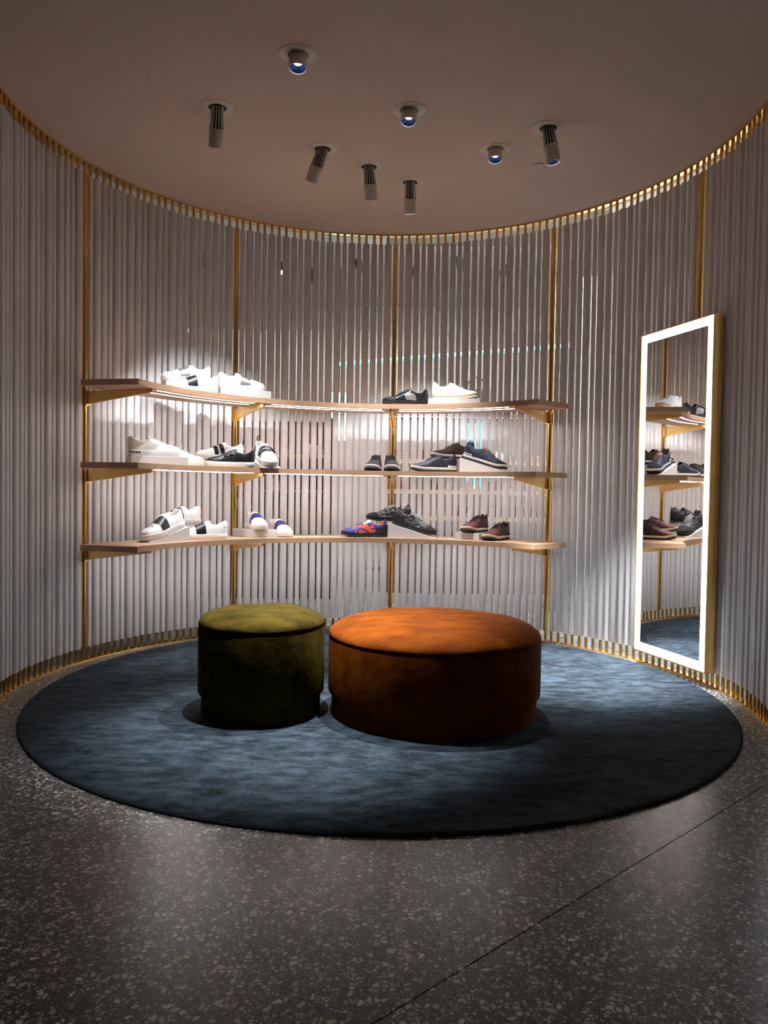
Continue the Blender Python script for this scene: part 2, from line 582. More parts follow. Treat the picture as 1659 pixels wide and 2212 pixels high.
def spotlight(label, x, y, d, long, power=1.0, cone=50, blend=0.7, target=None):
    t = thing('ceiling_spotlight', label, 'spotlight', (x, y, HC), group='recessed ceiling spotlights')
    MB().lathe([(0.041, -0.0035), (0.072, -0.0035), (0.076, -0.002), (0.077, 0.0), (0.041, 0.0)], 48).build('flange', M['lamp'], t)
    MB().lathe([(0, -0.0015), (0.041, -0.0015), (0.041, 0.0), (0, 0.0)], 32).build('recess', M['lamp_dark'], t)
    rot = aim(d)
    if long:
        piv = Matrix.Translation((0, 0, -0.004)) @ rot
        nk = MB()
        for k in range(14):
            a = 2 * PI * k / 14
            pts = []
            for q in range(7):
                s = q / 6
                r = 0.026 + 0.007 * s ** 2
                pts.append((r * math.cos(a), r * math.sin(a), 0.012 - 0.098 * s))
            pts = [tuple(Matrix.Identity(4) @ Vector(p)) for p in pts]
            nk.tube([piv @ Vector(p) for p in pts], 0.0028, 5)
        nk.build('cooling_fins', M['lamp'], t)['kind'] = 'stuff'
        MB().cyl(0.021, -0.085, 0.01, 20, piv).build('core', M['lamp_dark'], t)
        zt, zb, r = -0.084, -0.165, 0.0345
    else:
        piv = Matrix.Translation((0, 0, 0.0)) @ rot
        zt, zb, r = 0.01, -0.062, 0.036
    MB().lathe([(0, zt), (r - 0.001, zt), (r, zt - 0.002), (r, zb), (r - 0.003, zb), (r - 0.004, zb + 0.004), (r - 0.004, zb + 0.03)], 36, piv).build('housing', M['lamp'], t)
    MB().lathe([(r - 0.0045, zb + 0.003), (0.016, zb + 0.026)], 36, piv).build('reflector', M['reflector'], t)
    MB().lathe([(0.0165, zb + 0.0255), (0, zb + 0.0262)], 24, piv).build('lens', M['lens'], t)
    ld = D.lights.new('lamp_light', 'SPOT')
    ld.energy = SPOT_W * power
    ld.color = (0.93, 0.96, 1.0)
    ld.spot_size = R_(cone)
    ld.spot_blend = blend
    ld.shadow_soft_size = 0.018
    lo = D.objects.new('lamp_light', ld)
    COL.objects.link(lo)
    lo.parent = t
    pos = piv @ Vector((0, 0, zb - 0.004))
    lo.matrix_local = Matrix.Translation(pos) @ (rot if target is None else aim(Vector(target) - Vector((x, y, HC)) - pos))
    return t


spotlight('short white spotlight over the olive stool, lens glowing', -0.3475, -0.4917, (-0.01, -0.14, -1), False, 2.8, 42, 1.0, (-0.39, -0.62, 0))
spotlight('short white spotlight over the orange stool, lens glowing', 0.112, -0.049, (-0.05, -0.20, -1), False, 3.8, 40, 1.0, (-0.14, -0.45, 0.2))
spotlight('short white spotlight with glowing lens beside the small ceiling sensor', 0.562, 0.342, (-0.02, -0.2, -1), False, 2.0, 40, 1.0, (0.80, 0.3, 0.0))
spotlight('long finned spotlight pointing straight down, alone towards the left wall', -0.766, -0.047, (-0.16, 0.55, -1), True, 0.6, 50)
spotlight('long finned spotlight leaning towards the left wall', -0.318, 0.373, (-0.42, 0.42, -1), True, 0.55, 55)
spotlight('long finned spotlight leaning slightly right, between two other finned ones', -0.085, 0.582, (0.10, 0.38, -1), True, 0.6, 55)
spotlight('long finned spotlight closest to the back screen', 0.144, 0.788, (0.03, 0.30, -1), True, 0.6, 60)
spotlight('long finned spotlight over the right side of the rug with a sliver of glowing lens', 0.7795, 0.102, (0.17, -0.03, -1), True, 10.0, 38, 1.0, (1.12, 0.48, 0.0))

sn = thing('ceiling_sensor', 'small round white sensor on the ceiling', 'sensor', (0.8155, 0.5306, HC))
MB().lathe([(0, -0.008), (0.026, -0.008), (0.031, -0.005), (0.032, 0.0), (0, 0.0)], 32).build('cover', M['lamp'], sn)
MB().cyl(0.006, -0.0095, -0.008, 12).build('detector_eye', M['block'], sn)


# ------------------------------------------------------------------ shoes
def interp(tab, u):
    for (a, x), (b, y) in zip(tab, tab[1:]):
        if u <= b:
            t = (u - a) / (b - a)
            return x + (y - x) * t
    return tab[-1][1]


def smooth(a, b, x):
    t = max(0.0, min(1.0, (x - a) / (b - a)))
    return t * t * (3 - 2 * t)


OUT = [(0, 0.02), (0.012, 0.30), (0.035, 0.47), (0.08, 0.62), (0.16, 0.70), (0.3, 0.71), (0.45, 0.76), (0.58, 0.89), (0.70, 0.99), (0.78, 1.0),
       (0.86, 0.92), (0.92, 0.76), (0.96, 0.57), (0.985, 0.35), (1.0, 0.03)]
STY = {
    'court': dict(L=0.285, W=0.106, sole=0.030, spring=0.004,
                  top=[(0, 0.098), (0.05, 0.106), (0.12, 0.092), (0.22, 0.080), (0.32, 0.086), (0.42, 0.100), (0.5, 0.096), (0.6, 0.084), (0.7, 0.073), (0.8, 0.064), (0.9, 0.057), (0.96, 0.050), (1, 0.036)]),
    'runner': dict(L=0.290, W=0.100, sole=0.026, spring=0.014,
                   top=[(0, 0.100), (0.04, 0.114), (0.09, 0.100), (0.18, 0.080), (0.28, 0.080), (0.40, 0.098), (0.48, 0.096), (0.58, 0.082), (0.7, 0.067), (0.8, 0.056), (0.9, 0.048), (0.96, 0.041), (1, 0.030)]),
}


class Shoe:
    def __init__(self, style):
        self.__dict__.update(STY[style])
        self.style = style

    def hw(self, u):
        return interp(OUT, u) * self.W / 2

    def lift(self, u):
        return self.spring * smooth(0.70, 1.0, u) ** 1.3 + 0.003 * smooth(0.08, 0.0, u)

    def cy(self, u):
        return 0.006 * math.sin(PI * u) - 0.004 * smooth(0.7, 1, u)

    def x(self, u):
        return (u - 0.5) * self.L

    def pt(self, u, s, off=0.0):
        """s in [-1,1]: -1 lateral base, 0 centre line, 1 medial base; the collar is open"""
        side = -1 if s < 0 else 1
        q = 1 - abs(s)                       # 0 base .. 1 centre line
        wb = max(self.hw(u) - 0.003, 0.0008)
        zs = self.sole + self.lift(u) - 0.002
        zt = interp(self.top, u) + self.lift(u) * 0.4
        # closed vamp
        ph = q * PI / 2
        vy = wb * math.cos(ph) ** 0.75
        vz = zs + (zt - zs) * math.sin(ph) ** 0.9
        # open collar
        wt = min(wb * 0.86, 0.031)
        if q < 0.62:
            t = q / 0.62
            cy = wb + (wt - wb) * t ** 1.5 + 0.002 * math.sin(PI * t) * (wb > 0.01)
            cz = zs + (zt - zs) * t
        else:
            t = (q - 0.62) / 0.38
            cy = max(0.0, wt - 0.008 * min(1, t / 0.3)) * (1 - smooth(0.45, 1.0, t))
            cz = zt + 0.0015 * math.sin(PI * min(1, t / 0.3)) - 0.045 * smooth(0.1, 0.7, t)
            off *= smooth(0.40, 0.47, u)
        k = smooth(0.36, 0.47, u)
        y, z = cy + (vy - cy) * k, cz + (vz - cz) * k
        if off:
            ny, nz = y, (z - zs) * 0.9 + 0.004
            ln = math.hypot(ny, nz) or 1
            y += off * ny / ln
            z += off * nz / ln
        xx = self.x(u)
        if off and u < 0.05:
            xx -= off * (1 - u / 0.05)
        # heel counter leans a little
        return (xx + 0.004 * (1 - smooth(0, 0.12, u)) * math.sin(PI * min(1, q / 0.62)) * -1, side * y + self.cy(u), z)

    def grid(self, u0, u1, s0, s1, nu, ns, off=0.0, cosu=False, skew=0.0):
        vs, fs = [], []
        for i in range(nu + 1):
            t = i / nu
            if cosu:
                t = 0.5 - 0.5 * math.cos(PI * t)
            for j in range(ns + 1):
                s = s0 + (s1 - s0) * j / ns
                u = u0 + (u1 - u0) * t + skew * abs(s)
                vs.append(self.pt(min(1, max(0, u)), s, off))
        m = ns + 1
        for i in range(nu):
            for j in range(ns):
                fs.append((i * m + j, (i + 1) * m + j, (i + 1) * m + j + 1, i * m + j + 1))
        return vs, fs

    def patch(self, u0, u1, s0, s1, off=0.0022, nu=8, ns=12, skew=0.0):
        """raised panel with closed edges"""
        a, fa = self.grid(u0, u1, s0, s1, nu, ns, off, skew=skew)
        b, _ = self.grid(u0, u1, s0, s1, nu, ns, 0.0, skew=skew)
        n, m = len(a), ns + 1
        rim = [j for j in range(m)] + [i * m + ns for i in range(1, nu + 1)] + [nu * m + j for j in range(ns - 1, -1, -1)] + [i * m for i in range(nu - 1, 0, -1)]
        fs = list(fa)
        for k in range(len(rim)):
            p, q = rim[k], rim[(k + 1) % len(rim)]
            fs.append((p, q, q + n, p + n))
        return MB().add(a + b, fs)

    def sole_mb(self, z0, z1, grow=0.003, flare=0.0):
        n = 40
        us = [0.5 - 0.5 * math.cos(PI * i / n) for i in range(n + 1)]
        loop = [(u, 1) for u in us] + [(u, -1) for u in us[::-1]]
        mb = MB()
        vs, fs = [], []
        lay = [(z0, grow + flare - 0.003), (z0 + 0.003, grow + flare), (z1 - 0.002, grow), (z1, grow - 0.003)]
        for z, g in lay:
            for u, sd in loop:
                w = self.hw(u) + g
                gx = g * (2 * u - 1) * abs(2 * u - 1) ** 3
                vs.append((self.x(u) + gx, sd * w + self.cy(u), z + self.lift(u) * (1.0 if z > 0.004 else 0.85)))
        m = len(loop)
        for k in range(len(lay) - 1):
            for i in range(m):
                j = (i + 1) % m
                fs.append((k * m + i, k * m + j, (k + 1) * m + j, (k + 1) * m + i))
        h = n + 1
        for k, flip in ((0, True), (len(lay) - 1, False)):
            for i in range(n):
                q = (k * m + i, k * m + i + 1, k * m + m - 2 - i, k * m + m - 1 - i)
                fs.append(q[::-1] if not flip else q)
        return mb.add(vs, fs)


def shoe_mesh_set(style, kind):
    """meshes (without materials) shared between alike shoes"""
    S = Shoe(style)
    out = {}
    v, f = S.grid(0, 1, -1, 1, 44, 40, 0, True)
    out['upper'] = MB().add(v, f)
    if style == 'court':
        out['sole'] = S.sole_mb(0.0, S.sole + 0.001, 0.003)
    else:
        out['sole'] = S.sole_mb(0.0, 0.013, 0.0025, 0.001)
        out['midsole'] = S.sole_mb(0.012, S.sole + 0.001, 0.0018)
    # tongue
    tv, tf = [], []
    nt_, ns_ = 8, 8
    for i in range(nt_ + 1):
        t = i / nt_
        u = (0.49 - 0.11 * t) if kind == 'band' else (0.56 - 0.165 * t)
        base = interp(S.top, u)
        zc = base + 0.003 + 0.009 * t ** 1.5
        for th in (0.0, 0.005):
            for j in range(ns_ + 1):
                w = -1 + 2 * j / ns_
                tv.append((S.x(u) - 0.008 * t * t, w * (0.019 + 0.006 * t) * (1 - 0.25 * (t > 0.95)) + S.cy(u), zc - 0.010 * w * w - th))
    m = 2 * (ns_ + 1)
    for i in range(nt_):
        for j in range(ns_):
            a = i * m + j
            tf += [(a, a + 1, a + m + 1, a + m)]
            b = a + ns_ + 1
            tf += [(b, b + m, b + m + 1, b + 1)]
        for j in (0, ns_):
            a = i * m + j
            tf.append((a, a + m, a + m + ns_ + 1, a + ns_ + 1) if j == 0 else (a, a + ns_ + 1, a + m + ns_ + 1, a + m))
    e = nt_ * m
    for j in range(ns_):
        tf.append((e + j, e + j + 1, e + j + ns_ + 2, e + j + ns_ + 1))
    out['tongue'] = MB().add(tv, tf)
    # laces
    if kind != 'strap':
        lm = MB()
        for k in range(3 if kind == 'band' else 6):
            u = (0.785 if kind == 'band' else 0.645) - 0.036 * k
            pts = []
            for j in range(9):
                w = -1 + 2 * j / 8
                hw = 0.020
                z = interp(S.top, u) + 0.0055 - 0.008 * w * w
                pts.append((S.x(u) + 0.006 * w * (1 if k % 2 else -1), w * hw + S.cy(u), z))
            lm.tube(pts, 0.0023, 5)
        out['laces'] = lm
    if kind == 'band':
        out['band'] = S.patch(0.48, 0.685, -0.97, 0.97, 0.003, 8, 24, skew=-0.03)
    if kind == 'strap':
        out['strap'] = S.patch(0.585, 0.665, -0.97, 0.97, 0.004, 5, 24, skew=-0.05)
        out['upper_strap'] = S.patch(0.475, 0.555, -0.97, 0.97, 0.005, 5, 24, skew=-0.08)
        for u, sd, tail in ((0.60, -1, ''), (0.49, -1, '#'), (0.60, 1, '##'), (0.49, 1, '###')):
            p = Vector(S.pt(u, sd * 0.52, 0.007))
            mt = Matrix.Translation(p) @ Matrix.Rotation(sd * -0.75, 4, 'X')
            out['buckle' + tail] = MB().box(-0.013, 0.013, -0.010, 0.010, -0.003, 0.003, mt)
    if style == 'court' or kind == 'strap':
        out['heel_tab'] = S.patch(0.0, 0.10, -0.66, -0.42, 0.0018, 5, 5)
        out['heel_tab#'] = S.patch(0.0, 0.10, 0.42, 0.66, 0.0018, 5, 5)
    if kind == 'strap':
        p = Vector(S.pt(0.0, 0.4))
        out['pull_tab'] = MB().tube([(p.x - 0.001, -0.006, 0.094), (p.x - 0.004, -0.006, 0.125), (p.x - 0.003, 0.0, 0.134), (p.x - 0.004, 0.006, 0.125), (p.x - 0.001, 0.006, 0.094)], 0.0032, 6)
    if style == 'runner':
        out['toe_cap'] = S.patch(0.80, 0.995, -0.99, 0.99, 0.002, 10, 24, skew=-0.06)
        hc = S.patch(0.0, 0.26, -0.99, -0.62, 0.0022, 10, 8, skew=0.0)
        hm = S.patch(0.0, 0.26, 0.62, 0.99, 0.0022, 10, 8, skew=0.0)
        out['heel_counter'] = hc
        out['heel_counter#'] = hm
        sp = S.patch(0.36, 0.60, -0.93, -0.52, 0.0024, 8, 8, skew=-0.10)
        sm = S.patch(0.36, 0.60, 0.52, 0.93, 0.0024, 8, 8, skew=-0.10)
        out['side_panel'] = sp
        out['side_panel#'] = sm
    # pyramid studs round the heel
    sd = MB()
    for side in (-1, 1):
        for k in range(4):
            u = 0.035 + 0.05 * k
            z = S.sole * 0.62 if style == 'court' else S.sole * 0.85 + 0.012
            w = S.hw(u) + (0.003 if style == 'court' else 0.0005)
            c = Vector((S.x(u), side * w + S.cy(u), z))
            r = 0.0055
            sd.add([(c.x - r, c.y, c.z - r), (c.x + r, c.y, c.z - r), (c.x + r, c.y, c.z + r), (c.x - r, c.y, c.z + r), (c.x, c.y + side * 0.006, c.z)],
                   [(0, 1, 4), (1, 2, 4), (2, 3, 4), (3, 0, 4)])
    out['studs'] = sd
    return out


SETS = {}


def shoe(label, style, kind, cols, loc, yaw, pitch=0.0, z=0.0, group=None):
    key = (style, kind)
    if key not in SETS:
        SETS[key] = shoe_mesh_set(style, kind)
    yaw = R_(yaw)
    m = Matrix.Translation((loc[0], loc[1], z)) @ Matrix.Rotation(yaw, 4, 'Z') @ Matrix.Rotation(R_(pitch), 4, 'Y')
    t = thing('sneaker' if style == 'court' else 'running_shoe', label, 'shoe', group=group)
    t.matrix_world = m
    for part, mb in SETS[key].items():
        base = part.rstrip('#')
        mk = cols.get(base, cols.get('*'))
        if not mk:
            continue
        mesh_key = (style, kind, part, mk)
        if mesh_key not in SETS:
            SETS[mesh_key] = mb.mesh(base, M[mk], 55)
        o = link(base, SETS[mesh_key], t)
        if base in ('studs', 'laces'):
            o['kind'] = 'stuff'
    return t


M['s_white'] = plain('white_leather', (0.82, 0.81, 0.80), 0.4, var=0.02)
M['s_offwhite'] = plain('offwhite_leather', (0.74, 0.71, 0.67), 0.45, var=0.03)
M['s_rubber'] = plain('white_rubber', (0.78, 0.76, 0.73), 0.55, var=0.03)
M['s_cream'] = plain('cream_rubber', (0.70, 0.56, 0.36), 0.55, var=0.03)
M['s_black'] = plain('black_leather', (0.007, 0.007, 0.008), 0.38, var=0.2)
M['s_matte'] = plain('black_mesh', (0.006, 0.0055, 0.006), 0.8, var=0.4, scale=120)
M['s_patent'] = plain('black_patent', (0.01, 0.0105, 0.0125), 0.15, var=0.2, coat=0.6)
M['s_silver'] = plain('silver_leather', (0.42, 0.38, 0.37), 0.28, 0.7, var=0.1)
M['s_pewter'] = plain('pewter_leather', (0.30, 0.25, 0.23), 0.3, 0.6, var=0.1)
M['s_navyband'] = plain('navy_band', (0.028, 0.034, 0.20), 0.5, var=0.1)
M['s_brown'] = plain('brown_suede', (0.026, 0.012, 0.005), 0.9, var=0.3, scale=60)
M['s_blue'] = plain('blue_rubber', (0.012, 0.03, 0.24), 0.5, var=0.15)
M['s_navy'] = plain('navy_suede', (0.006, 0.0065, 0.018), 0.85, var=0.3)
M['s_red'] = plain('dark_red_suede', (0.055, 0.005, 0.005), 0.8, var=0.3)
M['s_grey'] = plain('grey_suede', (0.22, 0.22, 0.24), 0.8, var=0.1)
M['s_lgrey'] = plain('light_grey_laces', (0.50, 0.50, 0.48), 0.8, var=0.1)
M['s_tan'] = plain('tan_leather', (0.34, 0.13, 0.05), 0.6, var=0.1)
M['c_navy'] = mat_camo('navy_camo', [(0.0024, 0.0027, 0.0066), (0.0090, 0.0081, 0.0255), (0.0036, 0.0039, 0.0090), (0.0225, 0.0195, 0.0480)])
M['c_blue'] = mat_camo('blue_camo', [(0.0043, 0.0058, 0.0252), (0.0108, 0.0144, 0.0684), (0.0360, 0.0396, 0.0540), (0.0043, 0.0072, 0.0360)])
M['c_bluered'] = mat_camo('blue_orange_camo', [(0.012, 0.03, 0.26), (0.62, 0.075, 0.018), (0.012, 0.03, 0.26), (0.60, 0.08, 0.02)], 7)
M['c_grey'] = mat_camo('grey_camo', [(0.0168, 0.0179, 0.0196), (0.1064, 0.1092, 0.1120), (0.0084, 0.0084, 0.0095), (0.1904, 0.1848, 0.2016)])
M['c_red'] = mat_camo('red_camo', [(0.0165, 0.0020, 0.0020), (0.0990, 0.0050, 0.0053), (0.0083, 0.0040, 0.0040), (0.0660, 0.0040, 0.0040)])

WB = {'*': 's_white', 'sole': 's_rubber', 'studs': 's_rubber'}


def withp(base, **kw):
    d = dict(base)
    d.update(kw)
    return d


BLKB = withp(WB, band='s_black')
STRAPW = withp(WB, strap='s_black', upper_strap='s_black', buckle='s_patent', pull_tab='s_matte')
STRAPB = {'*': 's_black', 'sole': 's_rubber', 'studs': 's_rubber', 'buckle': 's_patent'}


def block(label, x, y, z, yaw, lx, ly, h):
    o = MB().box(-lx / 2, lx / 2, -ly / 2, ly / 2, 0, h).build('display_block', M['block'], angle=0)
    bv = o.modifiers.new('bevel', 'BEVEL')
    bv.width = 0.002
    bv.segments = 2
    o.location = (x, y, z)
    o.rotation_euler = (0, 0, R_(yaw))
    tag(o, label, 'display block')
    return o


def ramp_block(label, x, y, z, yaw, lx, ly, h, lip=0.005):
    """wedge, high at local -x, low at local +x (the toe end)"""
    pr = [(-lx / 2, 0), (lx / 2, 0), (lx / 2, lip), (-lx / 2, h)]
    vs = [(a, -ly / 2, b) for a, b in pr] + [(a, ly / 2, b) for a, b in pr]
    fs = [(0, 1, 2, 3), (7, 6, 5, 4)] + [(k, k + 4, (k + 1) % 4 + 4, (k + 1) % 4) for k in range(4)]
    o = MB().add(vs, fs).build('display_ramp', M['block'], angle=0)
    o.location = (x, y, z)
    o.rotation_euler = (0, 0, R_(yaw))
    tag(o, label, 'display ramp')
    return o


def on_ramp(label, kind_args, x, y, z, yaw, lx, h, lip=0.005, shift=0.0):
    ang = math.degrees(math.atan2(h - lip, lx))
    c = (h + lip) / 2 + 0.0008
    cx = x + shift * math.cos(R_(yaw)) * math.cos(R_(ang))
    cy_ = y + shift * math.sin(R_(yaw)) * math.cos(R_(ang))
    cz = z + c - shift * math.sin(R_(ang))
    return shoe(label, *kind_args, (cx, cy_), yaw, ang, cz)


ZT, ZM, ZB = (s[1] for s in SH)
# top shelf
block('pale grey block under the white and silver sneaker on the top shelf', -1.155, 0.925, ZT, 30, 0.25, 0.110, 0.068)
shoe('white sneaker with silver band raised on a block, top shelf', 'court', 'band', withp(WB, band='s_silver'), (-1.150, 0.930), 208, 0, ZT + 0.0685)
shoe('white sneaker with wide black band lying before the raised one, top shelf', 'court', 'band', BLKB, (-1.078, 0.812), 211, 0, ZT + 0.0005)
block('long white block under the sneaker with the pewter band, top shelf', -0.845, 1.120, ZT, 24, 0.31, 0.125, 0.052)
shoe('white sneaker with pewter grey band on a long block, top shelf', 'court', 'band', withp(WB, band='s_pewter'), (-0.860, 1.125), 24, 0, ZT + 0.0525)
shoe('glossy black running shoe standing on the top shelf', 'runner', 'run',
     {'*': 's_matte', 'upper': 's_patent', 'side_panel': 's_silver', 'toe_cap': 's_matte', 'heel_counter': 's_black', 'sole': 's_matte', 'midsole': 's_matte', 'studs': 's_patent', 'tongue': 's_matte'},
     (0.150, 1.345), 188, 0, ZT + 0.0005)
block('white block under the all white running shoe, top shelf', 0.470, 1.345, ZT, -10, 0.33, 0.14, 0.045)
shoe('all white running shoe with cream sole on a block', 'runner', 'run', {'*': 's_white', 'sole': 's_cream', 'midsole': 's_cream', 'studs': 's_white'}, (0.470, 1.345), -10, 0, ZT + 0.0455)
# middle shelf
block('grey block under the plain white sneaker, middle shelf', -1.235, 0.655, ZM, 30, 0.31, 0.125, 0.046)
shoe('plain off-white sneaker on a grey block, middle shelf', 'court', 'plain', {'*': 's_offwhite', 'sole': 's_rubber', 'studs': 's_black', 'laces': 's_white'}, (-1.250, 0.650), 30, 0, ZM + 0.0465)
shoe('plain white sneaker half hidden behind the grey block, middle shelf', 'court', 'plain', WB, (-1.165, 0.845), 26, 0, ZM + 0.0005)
block('white block under the white strapped sneaker, middle shelf', -0.985, 1.095, ZM, 20, 0.26, 0.115, 0.045)
shoe('white sneaker with black buckled straps on a block, middle shelf', 'court', 'strap', STRAPW, (-0.985, 1.095), 200, 0, ZM + 0.0455)
shoe('black strapped sneaker with white sole, middle shelf', 'court', 'strap', STRAPB, (-0.895, 0.975), 195, 0, ZM + 0.0005)
ramp_block('white ramp under the strapped sneaker that points forward', -0.715, 1.115, ZM, -62, 0.27, 0.12, 0.075)
on_ramp('white sneaker with black straps pointing forward down a ramp', ('court', 'strap', STRAPW), -0.715, 1.115, ZM, -62, 0.27, 0.075)
BLK = {'*': 's_matte', 'midsole': 's_rubber', 'sole': 's_matte'}
shoe('black running shoe of the pair on the middle shelf', 'runner', 'run', BLK, (-0.045, 1.395), -97, 0, ZM + 0.0005, 'pair of black running shoes')
shoe('black running shoe of the pair on the middle shelf', 'runner', 'run', BLK, (0.062, 1.395), -86, 0, ZM + 0.0005, 'pair of black running shoes')
shoe('dark navy camouflage running shoe standing on the middle shelf', 'runner', 'run',
     {'*': 's_navy', 'upper': 'c_navy', 'toe_cap': 'c_navy', 'midsole': 's_rubber', 'sole': 's_matte', 'studs': 's_rubber'}, (0.338, 1.315), 186, 0, ZM + 0.0005)
block('white block under the brown suede running shoe, middle shelf', 0.475, 1.440, ZM, 12, 0.20, 0.12, 0.088)
shoe('brown suede running shoe raised on a block, middle shelf', 'runner', 'run', {'*': 's_brown', 'midsole': 's_rubber', 'sole': 's_matte', 'studs': 's_brown'}, (0.470, 1.440), 192, 0, ZM + 0.0885)
ramp_block('white ramp under the blue running shoe, middle shelf', 0.652, 1.262, ZM, -16, 0.29, 0.12, 0.092)
on_ramp('blue camouflage running shoe pointing down a ramp, middle shelf', ('runner', 'run', {'*': 's_navy', 'upper': 'c_blue', 'side_panel': 'c_blue', 'midsole': 's_rubber', 'sole': 's_matte', 'studs': 's_silver', 'laces': 's_grey', 'tongue': 's_tan'}),
        0.652, 1.262, ZM, -16, 0.29, 0.092, 0.005, 0.0)
# bottom shelf
ramp_block('grey ramp under the black banded white sneaker, bottom shelf', -1.195, 0.650, ZB, 236, 0.27, 0.115, 0.082)
on_ramp('white sneaker with wide black band pointing down a ramp, bottom shelf', ('court', 'band', BLKB), -1.195, 0.650, ZB, 236, 0.27, 0.082, 0.005, 0.0)
block('grey block under the banded sneaker behind the ramp, bottom shelf', -1.215, 0.930, ZB, 42, 0.25, 0.10, 0.082)
shoe('white sneaker with black band on a block behind the ramp, bottom shelf', 'court', 'band', BLKB, (-1.195, 0.945), 222, 0, ZB + 0.0825)
shoe('white sneaker with black band standing beside the ramp, bottom shelf', 'court', 'band', BLKB, (-1.034, 0.884), 203, 0, ZB + 0.0005)
block('low grey block under a navy banded sneaker, bottom shelf', -0.7855, 1.220, ZB, 43, 0.178, 0.235, 0.046)
NV = withp(WB, band='s_navyband', laces='')
shoe('white sneaker with navy band pointing forward on a low block', 'court', 'band', NV, (-0.780, 1.212), -66, 0, ZB + 0.0465)
shoe('white sneaker with navy band pointing forward, standing on the bottom shelf', 'court', 'band', NV, (-0.641, 1.307), -62, 0, ZB + 0.0005)
shoe('blue and orange camouflage running shoe, bottom shelf', 'runner', 'run',
     {'*': 's_blue', 'upper': 'c_bluered', 'side_panel': 'c_bluered', 'heel_counter': 's_matte', 'sole': 's_matte', 'midsole': 's_matte', 'studs': 's_matte', 'tongue': 's_white'}, (-0.100, 1.335), 186, 0, ZB + 0.0005)
block('white block under the grey camouflage shoe behind the ramp, bottom shelf', 0.075, 1.497, ZB, 4, 0.20, 0.12, 0.098)
GC = {'*': 's_matte', 'upper': 'c_grey', 'side_panel': 'c_grey', 'toe_cap': 's_matte', 'heel_counter': 's_matte', 'laces': 's_lgrey', 'tongue': 's_grey'}
shoe('grey camouflage running shoe raised on a block, bottom shelf', 'runner', 'run', GC, (0.055, 1.497), 186, 0, ZB + 0.0985)
ramp_block('white ramp under the grey camouflage shoe, bottom shelf', 0.210, 1.335, ZB, -8, 0.30, 0.125, 0.092)
on_ramp('grey camouflage running shoe with pale laces pointing down a ramp, bottom shelf', ('runner', 'run', GC), 0.215, 1.334, ZB, -8, 0.30, 0.092, 0.005, 0.0)
block('low grey block under a red camouflage shoe, bottom shelf', 0.617, 1.325, ZB, -35, 0.175, 0.24, 0.043)
RC = {'*': 's_red', 'upper': 'c_red', 'side_panel': 'c_red', 'heel_counter': 'c_red', 'sole': 's_matte', 'midsole': 's_cream', 'toe_cap': 'c_red', 'studs': 's_matte', 'tongue': 's_matte', 'laces': 's_red'}
shoe('red camouflage running shoe raised on a low block', 'runner', 'run', RC, (0.610, 1.315), 237, 0, ZB + 0.0435)
shoe('red camouflage running shoe standing on the bottom shelf', 'runner', 'run', RC, (0.735, 1.235), 235, 0, ZB + 0.0005)

# ------------------------------------------------------------------ the shop beyond the screen
for i, (x, y, lx, ly) in enumerate(((0.9, 2.75, 1.7, 0.3), (2.6, 2.2, 0.3, 1.8), (-0.2, 6.1, 4.5, 0.3), (-4.4, 3.4, 0.3, 2.6))):  # added glowing panels, out of sight, to brighten the shop beyond the screen
    t = thing('added_fill_panel', ('long added glowing fill panel above the white shelving', 'long added glowing fill panel before the white partition',
                                          'long added glowing fill panel washing the far grey wall', 'long added glowing fill panel along the grey side wall')[i], 'fill light', (x, y, 3.2))
    MB().box(-lx / 2 - 0.02, lx / 2 + 0.02, -ly / 2 - 0.02, ly / 2 + 0.02, -0.03, 0).build('housing', M['white_wall'], t, 0)
    MB().box(-lx / 2, lx / 2, -ly / 2, ly / 2, -0.034, -0.03).build('fill_face', M['fill_led'] if i < 2 else M['fill_led_soft'], t, 0)
    MB().box(-lx / 2 - 0.02, lx / 2 + 0.02, -ly / 2 - 0.04, -ly / 2 - 0.02, -0.3, 0).build('added_shield', M['white_wall'], t, 0)  # added boards that hide the glowing panel from the camera
    sx = 1 if i == 3 else -1
    MB().box(min(sx * (lx / 2 + 0.02), sx * (lx / 2 + 0.04)), max(sx * (lx / 2 + 0.02), sx * (lx / 2 + 0.04)), -ly / 2 - 0.04, ly / 2 + 0.02, -0.3, 0).build('added_shield', M['white_wall'], t, 0)
# white partition on the right
tag(MB().box(0, 2.6, 0, 0.1, 0, 2.9).build('partition_wall', M['white_wall'], angle=0), 'tall white partition lit brightly behind the right side of the screen', 'partition')
o = D.objects['partition_wall']
o.location = (1.75, 3.4, 0)
o.rotation_euler = (0, 0, R_(-28))


def bg_shoe_mesh(name, style, mat):
    S = Shoe(style)
    v, f = S.grid(0, 1, -1, 1, 18, 16, 0, True)
    mb = MB().add(v, f)
    s = S.sole_mb(0.0, S.sole + 0.001, 0.003)
    mb.add(s.v, s.f)
    return mb.mesh(name, M[mat], 55)


BG = [bg_shoe_mesh('shop_shoe', 'court', 's_white'), bg_shoe_mesh('shop_shoe', 'runner', 's_black'), bg_shoe_mesh('shop_shoe', 'runner', 's_tan'), bg_shoe_mesh('shop_shoe', 'court', 's_pewter')]
